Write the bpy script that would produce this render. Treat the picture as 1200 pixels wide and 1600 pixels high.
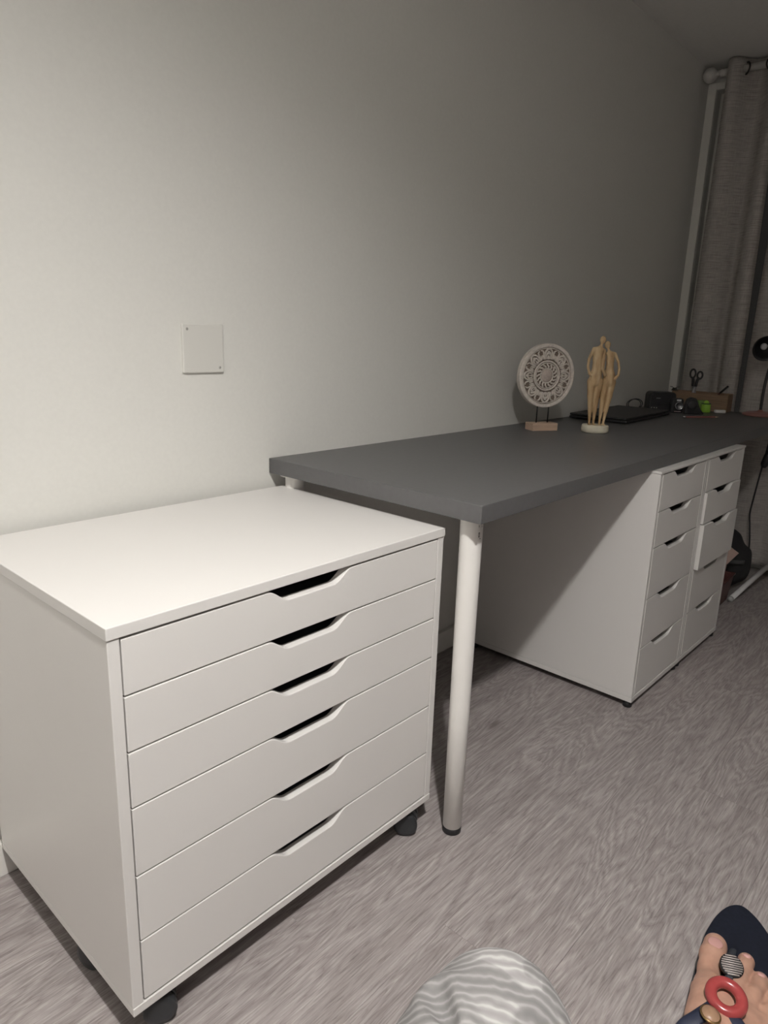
import bpy, bmesh, math, random
import numpy as np
from mathutils import Vector, Matrix
random.seed(7)
PI = math.pi
scene = bpy.context.scene
for o in list(bpy.data.objects): bpy.data.objects.remove(o)
C = scene.collection

# ------------------------------------------------------------------ camera
CAM = (-0.3505, -1.2562, 1.0193); YAW, PITCH, ROLL, FPX = 0.8512, -0.2516, 0.0355, 1088.0
fw = Vector((math.sin(YAW)*math.cos(PITCH), math.cos(YAW)*math.cos(PITCH), math.sin(PITCH)))
rt = Vector((math.cos(YAW), -math.sin(YAW), 0)); up = rt.cross(fw)
rt2 = math.cos(ROLL)*rt + math.sin(ROLL)*up; up2 = -math.sin(ROLL)*rt + math.cos(ROLL)*up
cd = bpy.data.cameras.new('camera'); cam = bpy.data.objects.new('camera', cd); C.objects.link(cam)
M3 = Matrix((rt2, up2, -fw)).transposed()
cam.matrix_world = Matrix.Translation(CAM) @ M3.to_4x4()
cd.sensor_width = 36; cd.sensor_fit = 'AUTO'; cd.lens = FPX/1600*36
cd.shift_x = -8.2/1600; cd.shift_y = -3.6/1600; cd.clip_start = 0.02
scene.camera = cam
# ------------------------------------------------------------------ world, lamp, exposure
w = bpy.data.worlds.new('world'); scene.world = w; w.use_nodes = True
w.node_tree.nodes['Background'].inputs[0].default_value = (0.05, 0.044, 0.040, 1)   # night outside
w.node_tree.nodes['Background'].inputs[1].default_value = 0.3
# ceiling lamp: a wide downlight; the upward disc is added fill to lift shadows
ld = bpy.data.lights.new('ceiling_lamp_down', 'SPOT'); ld.energy = 136; ld.color = (1.0, 0.972, 0.938)
ld.spot_size = math.radians(151); ld.spot_blend = 1.0; ld.shadow_soft_size = 0.035
lo = bpy.data.objects.new('ceiling_lamp_down', ld); C.objects.link(lo); lo.location = (-0.16, -1.33, 2.07)
lu = bpy.data.lights.new('added_fill_uplight', 'AREA'); lu.shape = 'DISK'; lu.size = 0.16; lu.energy = 29; lu.color = ld.color
lv = bpy.data.objects.new('added_fill_uplight', lu); C.objects.link(lv); lv.location = (-0.16, -1.33, 2.075); lv.rotation_euler = (math.pi, 0, 0)
vs = scene.view_settings
vs.view_transform = 'Standard'; vs.look = 'None'; vs.gamma = 1; vs.use_curve_mapping = False
vs.exposure = -0.03

# ------------------------------------------------------------------ helpers
def mat(name, col, rough=0.5, metal=0.0, spec=0.5, **kw):
    m = bpy.data.materials.new(name); m.use_nodes = True
    b = m.node_tree.nodes['Principled BSDF']
    b.inputs['Base Color'].default_value = (*col, 1); b.inputs['Roughness'].default_value = rough
    b.inputs['Metallic'].default_value = metal; b.inputs['Specular IOR Level'].default_value = spec
    for k, v in kw.items(): b.inputs[k].default_value = v
    return m
def nodes(m): return m.node_tree.nodes, m.node_tree.links, m.node_tree.nodes['Principled BSDF']
def add(n, t, **kw):
    x = n.new(t)
    for k, v in kw.items():
        if k in x.inputs.keys(): x.inputs[k].default_value = v
        else: setattr(x, k, v)
    return x
def ramp(n, stops):
    r = n.new('ShaderNodeValToRGB'); e = r.color_ramp.elements
    while len(e) < len(stops): e.new(0.5)
    for q, (p, c) in zip(e, stops): q.position = p; q.color = (*c, 1)
    return r
def noisy(name, col, rough=0.5, amt=0.06, scale=(20, 20, 20), bump=0.0, nscale=1.0, **kw):
    """plain colour broken up by fine noise, with optional fine relief"""
    m = mat(name, col, rough, **kw); n, l, b = nodes(m)
    tc = add(n, 'ShaderNodeTexCoord'); mp = add(n, 'ShaderNodeMapping'); mp.inputs['Scale'].default_value = scale
    l.new(tc.outputs['Object'], mp.inputs['Vector'])
    nz = add(n, 'ShaderNodeTexNoise', Scale=nscale, Detail=5.0); l.new(mp.outputs[0], nz.inputs['Vector'])
    r = ramp(n, [(0.3, tuple(c*(1-amt) for c in col)), (0.7, tuple(min(1, c*(1+amt)) for c in col))])
    l.new(nz.outputs['Fac'], r.inputs[0]); l.new(r.outputs[0], b.inputs['Base Color'])
    if bump:
        bp = add(n, 'ShaderNodeBump', Strength=bump, Distance=0.002); l.new(nz.outputs['Fac'], bp.inputs['Height']); l.new(bp.outputs[0], b.inputs['Normal'])
    return m

M = {}
M['white'] = noisy('white_foil', (0.748, 0.729, 0.708), 0.36, 0.01, (3, 3, 3), spec=0.38)
M['wall'] = noisy('wall_paint', (0.735, 0.728, 0.690), 0.75, 0.015, (120, 120, 120), bump=0.10)
M['ceil'] = noisy('ceiling_paint', (0.78, 0.77, 0.74), 0.85, 0.02, (60, 60, 60), bump=0.15)
M['trimwhite'] = noisy('trim_white', (0.80, 0.78, 0.74), 0.45, 0.015, (8, 8, 8))
M['desk'] = noisy('dark_grey_laminate', (0.106, 0.105, 0.107), 0.42, 0.05, (90, 90, 90), bump=0.03)
M['legwhite'] = noisy('white_powder_coat', (0.83, 0.81, 0.78), 0.35, 0.01, (30, 30, 30))
M['black'] = noisy('black_plastic', (0.016, 0.016, 0.018), 0.45, 0.1, (30, 30, 30))
M['caster'] = noisy('caster_black', (0.024, 0.026, 0.029), 0.38, 0.1, (30, 30, 30))
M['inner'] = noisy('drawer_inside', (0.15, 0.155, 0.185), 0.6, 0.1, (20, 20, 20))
M['mark'] = mat('grey_print', (0.12, 0.11, 0.10), 0.7)
M['screw'] = mat('dull_screw', (0.45, 0.44, 0.42), 0.4, 0.6)

def wood_floor():
    m = mat('grey_oak_plank', (0.3, 0.27, 0.26), 0.5); n, l, b = nodes(m)
    geo = add(n, 'ShaderNodeNewGeometry'); oi = add(n, 'ShaderNodeObjectInfo')
    off = add(n, 'ShaderNodeVectorMath', operation='SCALE'); off.inputs[0].default_value = (7.3, 0.0, 3.7)
    l.new(oi.outputs['Random'], off.inputs['Scale'])
    ps = add(n, 'ShaderNodeVectorMath', operation='ADD'); l.new(geo.outputs['Position'], ps.inputs[0]); l.new(off.outputs[0], ps.inputs[1])
    def mapped(sc):
        q = add(n, 'ShaderNodeMapping'); q.inputs['Scale'].default_value = sc; l.new(ps.outputs[0], q.inputs['Vector']); return q
    # slow field that bends the rings into cathedrals
    m1 = mapped((1.3, 7.0, 1)); f1 = add(n, 'ShaderNodeTexNoise', Scale=1.0, Detail=3.0, Roughness=0.5, Distortion=0.6); l.new(m1.outputs[0], f1.inputs['Vector'])
    mu = add(n, 'ShaderNodeMath', operation='MULTIPLY'); mu.inputs[1].default_value = 21.0; l.new(f1.outputs['Fac'], mu.inputs[0])
    m4 = mapped((9, 120, 1)); f4 = add(n, 'ShaderNodeTexNoise', Scale=1.0, Detail=2.0); l.new(m4.outputs[0], f4.inputs['Vector'])
    ad = add(n, 'ShaderNodeMath', operation='MULTIPLY_ADD'); ad.inputs[1].default_value = 1.6; l.new(f4.outputs['Fac'], ad.inputs[0]); l.new(mu.outputs[0], ad.inputs[2])
    fr = add(n, 'ShaderNodeMath', operation='PINGPONG'); fr.inputs[1].default_value = 0.5; l.new(ad.outputs[0], fr.inputs[0])
    # fine pores along the plank
    m2 = mapped((22, 420, 1)); f2 = add(n, 'ShaderNodeTexNoise', Scale=1.0, Detail=4.0, Roughness=0.65); l.new(m2.outputs[0], f2.inputs['Vector'])
    m3 = mapped((3.0, 26, 1)); f3 = add(n, 'ShaderNodeTexNoise', Scale=1.0, Detail=4.0); l.new(m3.outputs[0], f3.inputs['Vector'])
    r1 = ramp(n, [(0.0, (0.243, 0.214, 0.210)), (0.20, (0.292, 0.261, 0.256)), (0.6, (0.318, 0.286, 0.281)), (1.0, (0.372, 0.340, 0.335))]); l.new(fr.outputs[0], r1.inputs[0])
    mr = add(n, 'ShaderNodeMapRange'); mr.inputs['From Min'].default_value = 0.0; mr.inputs['From Max'].default_value = 0.5; l.new(fr.outputs[0], mr.inputs['Value']); l.new(mr.outputs[0], r1.inputs[0])
    r2 = ramp(n, [(0.34, (0.62, 0.61, 0.61)), (0.47, (0.98, 0.98, 0.98)), (0.55, (1.03, 1.03, 1.03)), (0.68, (1.38, 1.38, 1.38))]); l.new(f2.outputs['Fac'], r2.inputs[0])
    r3 = ramp(n, [(0.3, (0.88, 0.87, 0.87)), (0.7, (1.10, 1.10, 1.09))]); l.new(f3.outputs['Fac'], r3.inputs[0])
    x1 = add(n, 'ShaderNodeMix', data_type='RGBA', blend_type='MULTIPLY'); x1.inputs[0].default_value = 0.75; l.new(r1.outputs[0], x1.inputs[6]); l.new(r2.outputs[0], x1.inputs[7])
    x2 = add(n, 'ShaderNodeMix', data_type='RGBA', blend_type='MULTIPLY'); x2.inputs[0].default_value = 1.0; l.new(x1.outputs[2], x2.inputs[6]); l.new(r3.outputs[0], x2.inputs[7])
    mk = mapped((2.1, 6.0, 1)); vo = add(n, 'ShaderNodeTexVoronoi', Scale=1.0, Randomness=1.0); l.new(mk.outputs[0], vo.inputs['Vector'])
    kn = ramp(n, [(0.0, (0.50, 0.48, 0.47)), (0.035, (0.66, 0.64, 0.63)), (0.085, (1, 1, 1))]); l.new(vo.outputs['Distance'], kn.inputs[0])
    x3 = add(n, 'ShaderNodeMix', data_type='RGBA', blend_type='MULTIPLY'); x3.inputs[0].default_value = 0.8; l.new(x2.outputs[2], x3.inputs[6]); l.new(kn.outputs[0], x3.inputs[7])
    l.new(x3.outputs[2], b.inputs['Base Color'])
    bp = add(n, 'ShaderNodeBump', Strength=0.25, Distance=0.001); l.new(f2.outputs['Fac'], bp.inputs['Height']); l.new(bp.outputs[0], b.inputs['Normal'])
    return m
M['floor'] = wood_floor()
M['subfloor'] = noisy('underlay', (0.05, 0.045, 0.04), 0.9, 0.1, (10, 10, 10))

def obj(name, me, m=None, parent=None, smooth=False):
    if isinstance(me, bmesh.types.BMesh):
        b = me; me = bpy.data.meshes.new(name); b.normal_update(); b.to_mesh(me); b.free()
    o = bpy.data.objects.new(name, me); C.objects.link(o)
    if m is not None and not me.materials: me.materials.append(m)
    if smooth:
        for p in me.polygons: p.use_smooth = True
    if parent is not None: o.parent = parent
    return o
def tag(o, label, cat, group=None):
    o['label'] = label; o['category'] = cat
    if group: o['group'] = group
    return o
def thing(name, label, cat, loc=(0, 0, 0), rz=0, group=None):
    o = bpy.data.objects.new(name, None); C.objects.link(o); o.location = loc; o.rotation_euler = (0, 0, rz)
    o.empty_display_size = 0.05
    return tag(o, label, cat, group)
def struct(o): o['kind'] = 'structure'; return o
def bevel(o, w=0.0012, seg=2):
    md = o.modifiers.new('bevel', 'BEVEL'); md.width = w; md.segments = seg; md.limit_method = 'ANGLE'; md.angle_limit = 0.6
    return o
def box(bm, x0, x1, y0, y1, z0, z1):
    v = [bm.verts.new(p) for p in ((x0,y0,z0),(x1,y0,z0),(x1,y1,z0),(x0,y1,z0),(x0,y0,z1),(x1,y0,z1),(x1,y1,z1),(x0,y1,z1))]
    for f in ((0,3,2,1),(4,5,6,7),(0,1,5,4),(1,2,6,5),(2,3,7,6),(3,0,4,7)): bm.faces.new([v[i] for i in f])
def boxo(name, a, b, m, parent=None, bev=0.0012):
    bm = bmesh.new(); box(bm, a[0], b[0], a[1], b[1], a[2], b[2])
    o = obj(name, bm, m, parent)
    if bev: bevel(o, bev)
    return o
def lathe(bm, prof, n=32, center=(0, 0, 0), axis='z'):
    cx, cy, cz = center
    def pt(r, h, a):
        if axis == 'z': return (cx+r*math.cos(a), cy+r*math.sin(a), cz+h)
        if axis == 'y': return (cx+r*math.cos(a), cy+h, cz+r*math.sin(a))
        return (cx+h, cy+r*math.cos(a), cz+r*math.sin(a))
    rings = [[bm.verts.new(pt(max(r, 1e-5), h, 2*PI*i/n)) for i in range(n)] for r, h in prof]
    for a, b in zip(rings[:-1], rings[1:]):
        for i in range(n): bm.faces.new((a[i], a[(i+1) % n], b[(i+1) % n], b[i]))
    bm.faces.new(rings[0][::-1]); bm.faces.new(rings[-1])
    bmesh.ops.recalc_face_normals(bm, faces=bm.faces[:])
def smooth_path(pts, n=6):
    P = [Vector(p) for p in pts]; out = []
    for i in range(len(P)-1):
        a = P[max(i-1, 0)]; b = P[i]; c = P[i+1]; d = P[min(i+2, len(P)-1)]
        for k in range(n):
            t = k/n
            out.append(0.5*((2*b)+(c-a)*t+(2*a-5*b+4*c-d)*t*t+(3*b-a-3*c+d)*t**3))
    out.append(P[-1]); return out
def tube(bm, pts, r, n=8, flat=1.0, upv=None, taper=None):
    """sweep; flat scales the second cross-section axis (along upv)"""
    P = [Vector(p) for p in pts]; rings = []
    pu = Vector(upv) if upv else None
    for i, p in enumerate(P):
        t = (P[min(i+1, len(P)-1)]-P[max(i-1, 0)]).normalized()
        u = pu if pu else Vector((0, 0, 1))
        if abs(t.dot(u)) > 0.95 and not upv: u = Vector((1, 0, 0))
        s = t.cross(u).normalized(); u2 = s.cross(t).normalized()
        rr = r*(taper(i/(len(P)-1)) if taper else 1)
        rings.append([bm.verts.new(p+s*math.cos(2*PI*k/n)*rr+u2*math.sin(2*PI*k/n)*rr*flat) for k in range(n)])
    for a, b in zip(rings[:-1], rings[1:]):
        for k in range(n): bm.faces.new((a[k], a[(k+1) % n], b[(k+1) % n], b[k]))
    bm.faces.new(rings[0][::-1]); bm.faces.new(rings[-1])
    bmesh.ops.recalc_face_normals(bm, faces=bm.faces[:])
def prism(bm, outline, y0, y1):
    """outline in x,z, extruded along y"""
    a = [bm.verts.new((x, y0, z)) for x, z in outline]; b = [bm.verts.new((x, y1, z)) for x, z in outline]
    n = len(outline)
    for i in range(n): bm.faces.new((a[i], a[(i+1) % n], b[(i+1) % n], b[i]))
    bm.faces.new(a[::-1]); bm.faces.new(b)
    bmesh.ops.recalc_face_normals(bm, faces=bm.faces[:])
def torus(bm, c, R, r, ax='z', n=32, m=10, rx=1.0):
    vs_ = []
    for i in range(n):
        a = 2*PI*i/n; row = []
        for j in range(m):
            b = 2*PI*j/m; q = R+r*math.cos(b); h = r*math.sin(b)*rx
            p = {'z': (q*math.cos(a), q*math.sin(a), h), 'y': (q*math.cos(a), h, q*math.sin(a)), 'x': (h, q*math.cos(a), q*math.sin(a))}[ax]
            row.append(bm.verts.new((c[0]+p[0], c[1]+p[1], c[2]+p[2])))
        vs_.append(row)
    for i in range(n):
        for j in range(m):
            bm.faces.new((vs_[i][j], vs_[(i+1) % n][j], vs_[(i+1) % n][(j+1) % m], vs_[i][(j+1) % m]))
    bmesh.ops.recalc_face_normals(bm, faces=bm.faces[:])
# --- organic shapes: smooth union of round cones, meshed with surface nets
def rcone(p, a, b, ra, rb):
    a = np.array(a, float); b = np.array(b, float); ba = b-a; h = np.clip(((p-a)@ba)/(ba@ba), 0, 1)
    return np.linalg.norm(p-a-h[..., None]*ba, axis=-1)-(ra+(rb-ra)*h)
def ellip(p, c, r):
    q = (p-np.array(c))/np.array(r); k = np.linalg.norm(q, axis=-1); return (k-1)*min(r)
def smin(a, b, k):
    h = np.clip(0.5+0.5*(b-a)/k, 0, 1); return b+(a-b)*h-k*h*(1-h)
def nets(f, lo, hi, step):
    lo = np.array(lo, float); n = np.ceil((np.array(hi)-lo)/step).astype(int)+1
    g = np.stack(np.meshgrid(*[lo[i]+step*np.arange(n[i]) for i in range(3)], indexing='ij'), -1)
    d = f(g); s = d < 0
    corners = [(i, j, k) for i in (0, 1) for j in (0, 1) for k in (0, 1)]
    sl = lambda A, c: A[c[0]:A.shape[0]-1+c[0], c[1]:A.shape[1]-1+c[1], c[2]:A.shape[2]-1+c[2]]
    cnt = sum(sl(s, c).astype(int) for c in corners); act = (cnt > 0) & (cnt < 8)
    acc = np.zeros(act.shape+(3,)); num = np.zeros(act.shape)
    for c in corners:
        for ax in range(3):
            if c[ax]: continue
            e = list(c); e[ax] = 1; e = tuple(e)
            da, db = sl(d, c), sl(d, e); cr = (da < 0) != (db < 0)
            t = np.where(cr, da/np.where(cr, da-db, 1), 0)
            for q in range(3): acc[..., q] += np.where(cr, c[q]+(t if q == ax else 0), 0)
            num += cr
    idx = -np.ones(act.shape, int); ii = np.argwhere(act); idx[act] = np.arange(len(ii))
    V = lo+step*(ii+acc[act]/num[act][:, None]); F = []
    for ax in range(3):
        e = [0, 0, 0]; e[ax] = 1
        A = s[:n[0]-e[0], :n[1]-e[1], :n[2]-e[2]]; B = s[e[0]:, e[1]:, e[2]:]
        u, v = (ax+1) % 3, (ax+2) % 3
        for q in np.argwhere(A != B):
            if q[u] == 0 or q[v] == 0 or q[u] >= act.shape[u] or q[v] >= act.shape[v] or q[ax] >= act.shape[ax]: continue
            def cell(du, dv):
                c = q.copy(); c[u] -= du; c[v] -= dv; return int(idx[tuple(c)])
            fc = [cell(1, 1), cell(0, 1), cell(0, 0), cell(1, 0)]
            F.append(fc if s[tuple(q)] else fc[::-1])
    return V, F
def netobj(name, f, lo, hi, step, m, parent=None, xf=None, sm=2):
    V, F = nets(f, lo, hi, step)
    me = bpy.data.meshes.new(name); me.from_pydata([tuple(v) for v in V], [], F); me.update()
    if xf is not None: me.transform(xf)
    o = obj(name, me, m, parent, True)
    if sm:
        md = o.modifiers.new('smooth', 'SMOOTH'); md.iterations = sm; md.factor = 0.5
    return o

# ================================================================== the room
XW, XL, YN, YB, ZC = 3.13, -1.15, -4.4, 0.006, 2.166
fl = struct(boxo('floor', (XL, YN, -0.06), (XW+0.12, YB+0.1, -0.013), M['subfloor'], None, 0))
PW, PLEN = 0.19, 1.285
pm = {}
def plank_mesh(L):
    key = round(L, 3)
    if key not in pm:
        bm = bmesh.new(); c = 0.0003
        lo = [(0, 0), (L, 0), (L, PW-0.0002), (0, PW-0.0002)]
        hi = [(c, c), (L-c, c), (L-c, PW-0.0002-c), (c, PW-0.0002-c)]
        a = [bm.verts.new((x, y, -0.012)) for x, y in lo]; b = [bm.verts.new((x, y, -0.0006)) for x, y in lo]; d = [bm.verts.new((x, y, 0)) for x, y in hi]
        for p, q in ((a, b), (b, d)):
            for i in range(4): bm.faces.new((p[i], p[(i+1) % 4], q[(i+1) % 4], q[i]))
        bm.faces.new(d); bm.faces.new(a[::-1])
        me = bpy.data.meshes.new('plank'); bm.to_mesh(me); bm.free(); me.materials.append(M['floor']); pm[key] = me
    return pm[key]
y = -0.868+PW*4; row = 0
while y > YN+0.02:
    x = XL+0.01-(row*0.4317 % 1)*PLEN
    while x < XW:
        a, b = max(x, XL), min(x+PLEN-0.0001, XW)
        if b-a > 0.05:
            o = obj('plank', plank_mesh(b-a), None, fl); o.location = (a, y, 0)
        x += PLEN
    y -= PW; row += 1
struct(boxo('wall_back', (XL-0.1, YB, 0), (XW+0.12, YB+0.1, ZC), M['wall'], None, 0))
struct(boxo('wall_left', (XL-0.1, YN, 0), (XL, YB, ZC), M['ceil'], None, 0))
struct(boxo('wall_near', (XL-0.1, YN-0.1, 0), (XW+0.12, YN, ZC), M['wall'], None, 0))
struct(boxo('ceiling', (XL-0.1, YN-0.1, ZC), (XW+0.12, YB+0.1, ZC+0.1), M['ceil'], None, 0))
WY0, WY1, WZ0, WZ1 = -1.95, -0.032, 0.40, 2.085          # window opening in the end wall
bm = bmesh.new()
box(bm, XW, XW+0.12, YN, WY0, 0, ZC); box(bm, XW, XW+0.12, WY1, YB, 0, ZC)
box(bm, XW, XW+0.12, WY0, WY1, 0, WZ0); box(bm, XW, XW+0.12, WY0, WY1, WZ1, ZC)
struct(obj('wall_right', bm, M['wall']))
bb = struct(boxo('baseboard_back', (XL, -0.0095, 0), (XW, YB, 0.070), M['trimwhite'], None, 0.002))
# window: trim, frame, pane
M['winwhite'] = noisy('window_white', (0.86, 0.84, 0.79), 0.32, 0.015, (8, 8, 8))
wn = bpy.data.objects.new('window_1', None); C.objects.link(wn); wn.location = (XW, WY1, WZ0); struct(wn)
wn['label'] = 'white framed dark window behind the grey curtain'
def wpart(name, a, b, m, bev=0.002):
    o = boxo(name, a, b, m, None, bev); o.parent = wn; o.matrix_parent_inverse = Matrix.Translation(wn.location).inverted(); return o
wpart('casing', (XW-0.014, WY1+0.0005, WZ0-0.04), (XW, YB-0.0005, WZ1+0.03), M['winwhite'])
wpart('casing', (XW-0.014, WY0-0.04, WZ0-0.04), (XW, WY0, WZ1+0.03), M['winwhite'])
wpart('casing', (XW-0.014, WY0, WZ1), (XW, WY1, WZ1+0.03), M['winwhite'])
wpart('sill', (XW-0.02, WY0, WZ0-0.04), (XW, WY1, WZ0), M['winwhite'])
for a, b in (((WY1-0.05), WY1), ((WY0+WY1)/2-0.03, (WY0+WY1)/2+0.03), (WY0, WY0+0.05)):
    wpart('sash', (XW+0.05, a, WZ0), (XW+0.09, b, WZ1), M['winwhite'])
for a, b in ((WZ0, WZ0+0.06), (WZ1-0.06, WZ1)):
    wpart('sash', (XW+0.05, WY0+0.05, a), (XW+0.09, WY1-0.05, b), M['winwhite'])
M['glass'] = mat('window_glass', (0.9, 0.95, 0.95), 0.02, **{'Transmission Weight': 1.0, 'IOR': 1.45})
mid = (WY0+WY1)/2
for a, b in ((WY0+0.05, mid-0.03), (mid+0.03, WY1-0.05)):
    wpart('pane', (XW+0.067, a, WZ0+0.06), (XW+0.073, b, WZ1-0.06), M['glass'], 0)

# ================================================================== drawer units
def scoop_outline(x0, x1, z0, z1, xc, depth=0.021, tw=0.088, bw=0.046):
    """drawer front with the scooped grip cut from its top edge"""
    pts = [(x0, z0), (x1, z0), (x1, z1)]
    K = 10
    for i in range(K+1):
        t = i/K; e = t*t*(3-2*t); pts.append((xc+tw+(bw-tw)*t, z1-depth*e))
    for i in range(K+1):
        t = i/K; e = t*t*(3-2*t); pts.append((xc-bw+(bw-tw)*t*1.0, z1-depth*(1-e)))
    pts.append((x0, z1)); return pts
def drawer_unit(root, W, D, z0, z1, seams, pulls, topt, bott, side=0.0165, gap=0.0018):
    # local frame: x 0..W, front at y=0, back at y=D
    p = boxo('side_panel', (0, 0.0, z0+bott), (side, D, z1-topt), M['white'], root)
    p = boxo('side_panel', (W-side, 0.0, z0+bott), (W, D, z1-topt), M['white'], root)
    boxo('top_panel', (-0.0015, -0.002, z1-topt+0.0004), (W+0.0015, D, z1), M['white'], root, 0.0012)
    boxo('bottom_panel', (0, -0.001, z0), (W, D, z0+bott-0.0003), M['white'], root)
    boxo('back_panel', (side, D-0.008, z0+bott), (W-side, D-0.003, z1-topt), M['white'], root)
    g = 0.0012
    for i in range(len(seams)-1):
        za, zb = seams[i+1], seams[i]
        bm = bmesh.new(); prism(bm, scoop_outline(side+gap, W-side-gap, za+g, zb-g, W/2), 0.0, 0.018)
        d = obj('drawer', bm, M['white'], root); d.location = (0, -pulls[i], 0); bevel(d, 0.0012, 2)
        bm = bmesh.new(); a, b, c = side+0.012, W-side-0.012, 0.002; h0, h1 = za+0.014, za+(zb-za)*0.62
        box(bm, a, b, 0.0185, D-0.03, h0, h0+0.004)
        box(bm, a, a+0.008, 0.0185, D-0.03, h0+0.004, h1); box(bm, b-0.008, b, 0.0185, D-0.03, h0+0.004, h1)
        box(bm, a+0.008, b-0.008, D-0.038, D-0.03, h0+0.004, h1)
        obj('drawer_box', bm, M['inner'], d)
# --- big unit on casters
cu = thing('drawer_unit', 'wide white six drawer unit on black casters beside the dark grey desk', 'drawer unit', (0.0098, -0.0125-0.48, 0), -0.003, 'white drawer units')
drawer_unit(cu, 0.67, 0.478, 0.063, 0.66, [0.6405, 0.5605, 0.4795, 0.396, 0.289, 0.182, 0.0795], [0]*6, 0.0175, 0.0145)
for cx_, cy_, rz in ((0.046, 0.036, -0.48), (0.617, 0.034, -0.92), (0.033, 0.196, -1.25), (0.617, 0.40, -0.8)):
    bm = bmesh.new(); box(bm, -0.022, 0.022, -0.022, 0.022, 0.0595, 0.0628)
    lathe(bm, [(0.013, 0), (0.013, 0.012), (0.010, 0.014)], 20, (0, 0, 0.0455))
    pr_ = []
    for i in range(13):
        a = PI*i/12; pr_.append((0.012+0.0245*math.cos(a), 0.028+0.0225*math.sin(a)))
    prism(bm, pr_, -0.0075, 0.0075)
    h = obj('caster', bm, M['caster'], cu); h.location = (cx_, cy_, 0); h.rotation_euler = (0, 0, rz); bevel(h, 0.002)
    for s in (-1, 1):
        bm = bmesh.new(); e = s*0.0085
        lathe(bm, [(0.019, e), (0.0242, e+s*0.0015), (0.025, e+s*0.004), (0.025, e+s*0.012), (0.0235, e+s*0.0145), (0.016, e+s*0.0155), (0.006, e+s*0.0158)], 36, (0.012, 0, 0.0252), 'y')
        obj('wheel', bm, M['caster'], h, True)
# --- two tall narrow units under the far half of the desk
GA = -0.0093; ca, sa = math.cos(GA), math.sin(GA)
def tall(off, label, pulls, dy=0.0):
    r = thing('drawer_unit', label, 'drawer unit', (1.4528+off*ca, -0.611+off*sa+dy, 0), GA, 'white drawer units')
    drawer_unit(r, 0.36, 0.58, 0.0205, 0.6885, [0.6800, 0.5765, 0.4755, 0.3285, 0.1815, 0.0370], pulls, 0.0075, 0.0160, 0.0150, 0.0026)
    for fx in (0.015, 0.345):
        for fy in (0.015, 0.55):
            bm = bmesh.new(); lathe(bm, [(0.011, 0), (0.013, 0.002), (0.013, 0.012), (0.008, 0.0205)], 20, (fx, fy, 0)); obj('foot', bm, M['black'], r, True)
    return r
tall(0.0, 'tall white five drawer unit under the desk, nearer of the pair, all drawers shut', [0, 0, 0, 0, 0])
tall(0.3635, 'tall white five drawer unit, farther of the pair, two drawers slightly pulled out', [0, 0.007, 0.012, 0.0, 0.0], 0.001)

# ================================================================== desk
dk = thing('desk', 'long dark grey desk top on white round legs along the wall', 'desk', (0.6592, -0.59, 0))
DX1 = 2.985-0.6592
boxo('tabletop', (0, 0, 0.6892), (DX1, 0.595, 0.7237), M['desk'], dk, 0.0012)
for lx, ly in ((0.0420, 0.0480), (0.0355, 0.545)):
    bm = bmesh.new()
    lathe(bm, [(0.0185, 0.014), (0.0195, 0.0145), (0.0205, 0.30), (0.0215, 0.66), (0.0218, 0.6862), (0.0205, 0.6872)], 40, (lx, ly, 0))
    lg = obj('leg', bm, M['legwhite'], dk, True)
    bm = bmesh.new(); lathe(bm, [(0.0185, 0), (0.0198, 0.0015), (0.0198, 0.013), (0.0185, 0.0142)], 40, (lx, ly, 0)); obj('foot', bm, M['black'], lg, True)
    bm = bmesh.new(); lathe(bm, [(0.034, 0.0), (0.034, 0.0022), (0.03, 0.0026)], 32, (lx, ly, 0.6866)); obj('mounting_plate', bm, M['legwhite'], lg, True)
    if ly < 0.1:
        bm = bmesh.new()                                    # small printed square and ticks on the leg
        def patch(a0, a1, z0, z1):
            R = 0.02195; v = []
            for a in (a0, (a0+a1)/2, a1):
                v.append((bm.verts.new((lx+R*math.cos(a), ly+R*math.sin(a), z0)), bm.verts.new((lx+R*math.cos(a), ly+R*math.sin(a), z1))))
            for p, q in zip(v[:-1], v[1:]): bm.faces.new((p[0], q[0], q[1], p[1]))
        A = math.radians(-108)
        patch(A, A+0.16, 0.6525, 0.6540); patch(A, A+0.05, 0.6540, 0.6605); patch(A+0.11, A+0.16, 0.6540, 0.6605); patch(A, A+0.16, 0.6605, 0.6618)
        patch(A+0.10, A+0.32, 0.6490, 0.6500); patch(A+0.0, A+0.05, 0.672, 0.676); patch(A+0.35, A+0.4, 0.671, 0.6745)
        obj('printed_mark', bm, M['mark'], lg)

# ================================================================== wall plate
wp = thing('blank_wall_plate', 'square white blank cover plate screwed to the wall above the drawer unit', 'wall plate', (0.4405, YB, 0.922))
boxo('plate', (0, -0.0065, 0), (0.0975, 0, 0.097), noisy('plate_white', (0.70, 0.69, 0.65), 0.4, 0.01, (5, 5, 5)), wp, 0.0022)
for sx, sz in ((0.011, 0.087), (0.0865, 0.010)):
    bm = bmesh.new(); lathe(bm, [(0.0028, 0.0), (0.0028, -0.0006), (0.0018, -0.0010)], 14, (sx, -0.0064, sz), 'y'); obj('screw', bm, M['screw'], wp, True)

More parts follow.
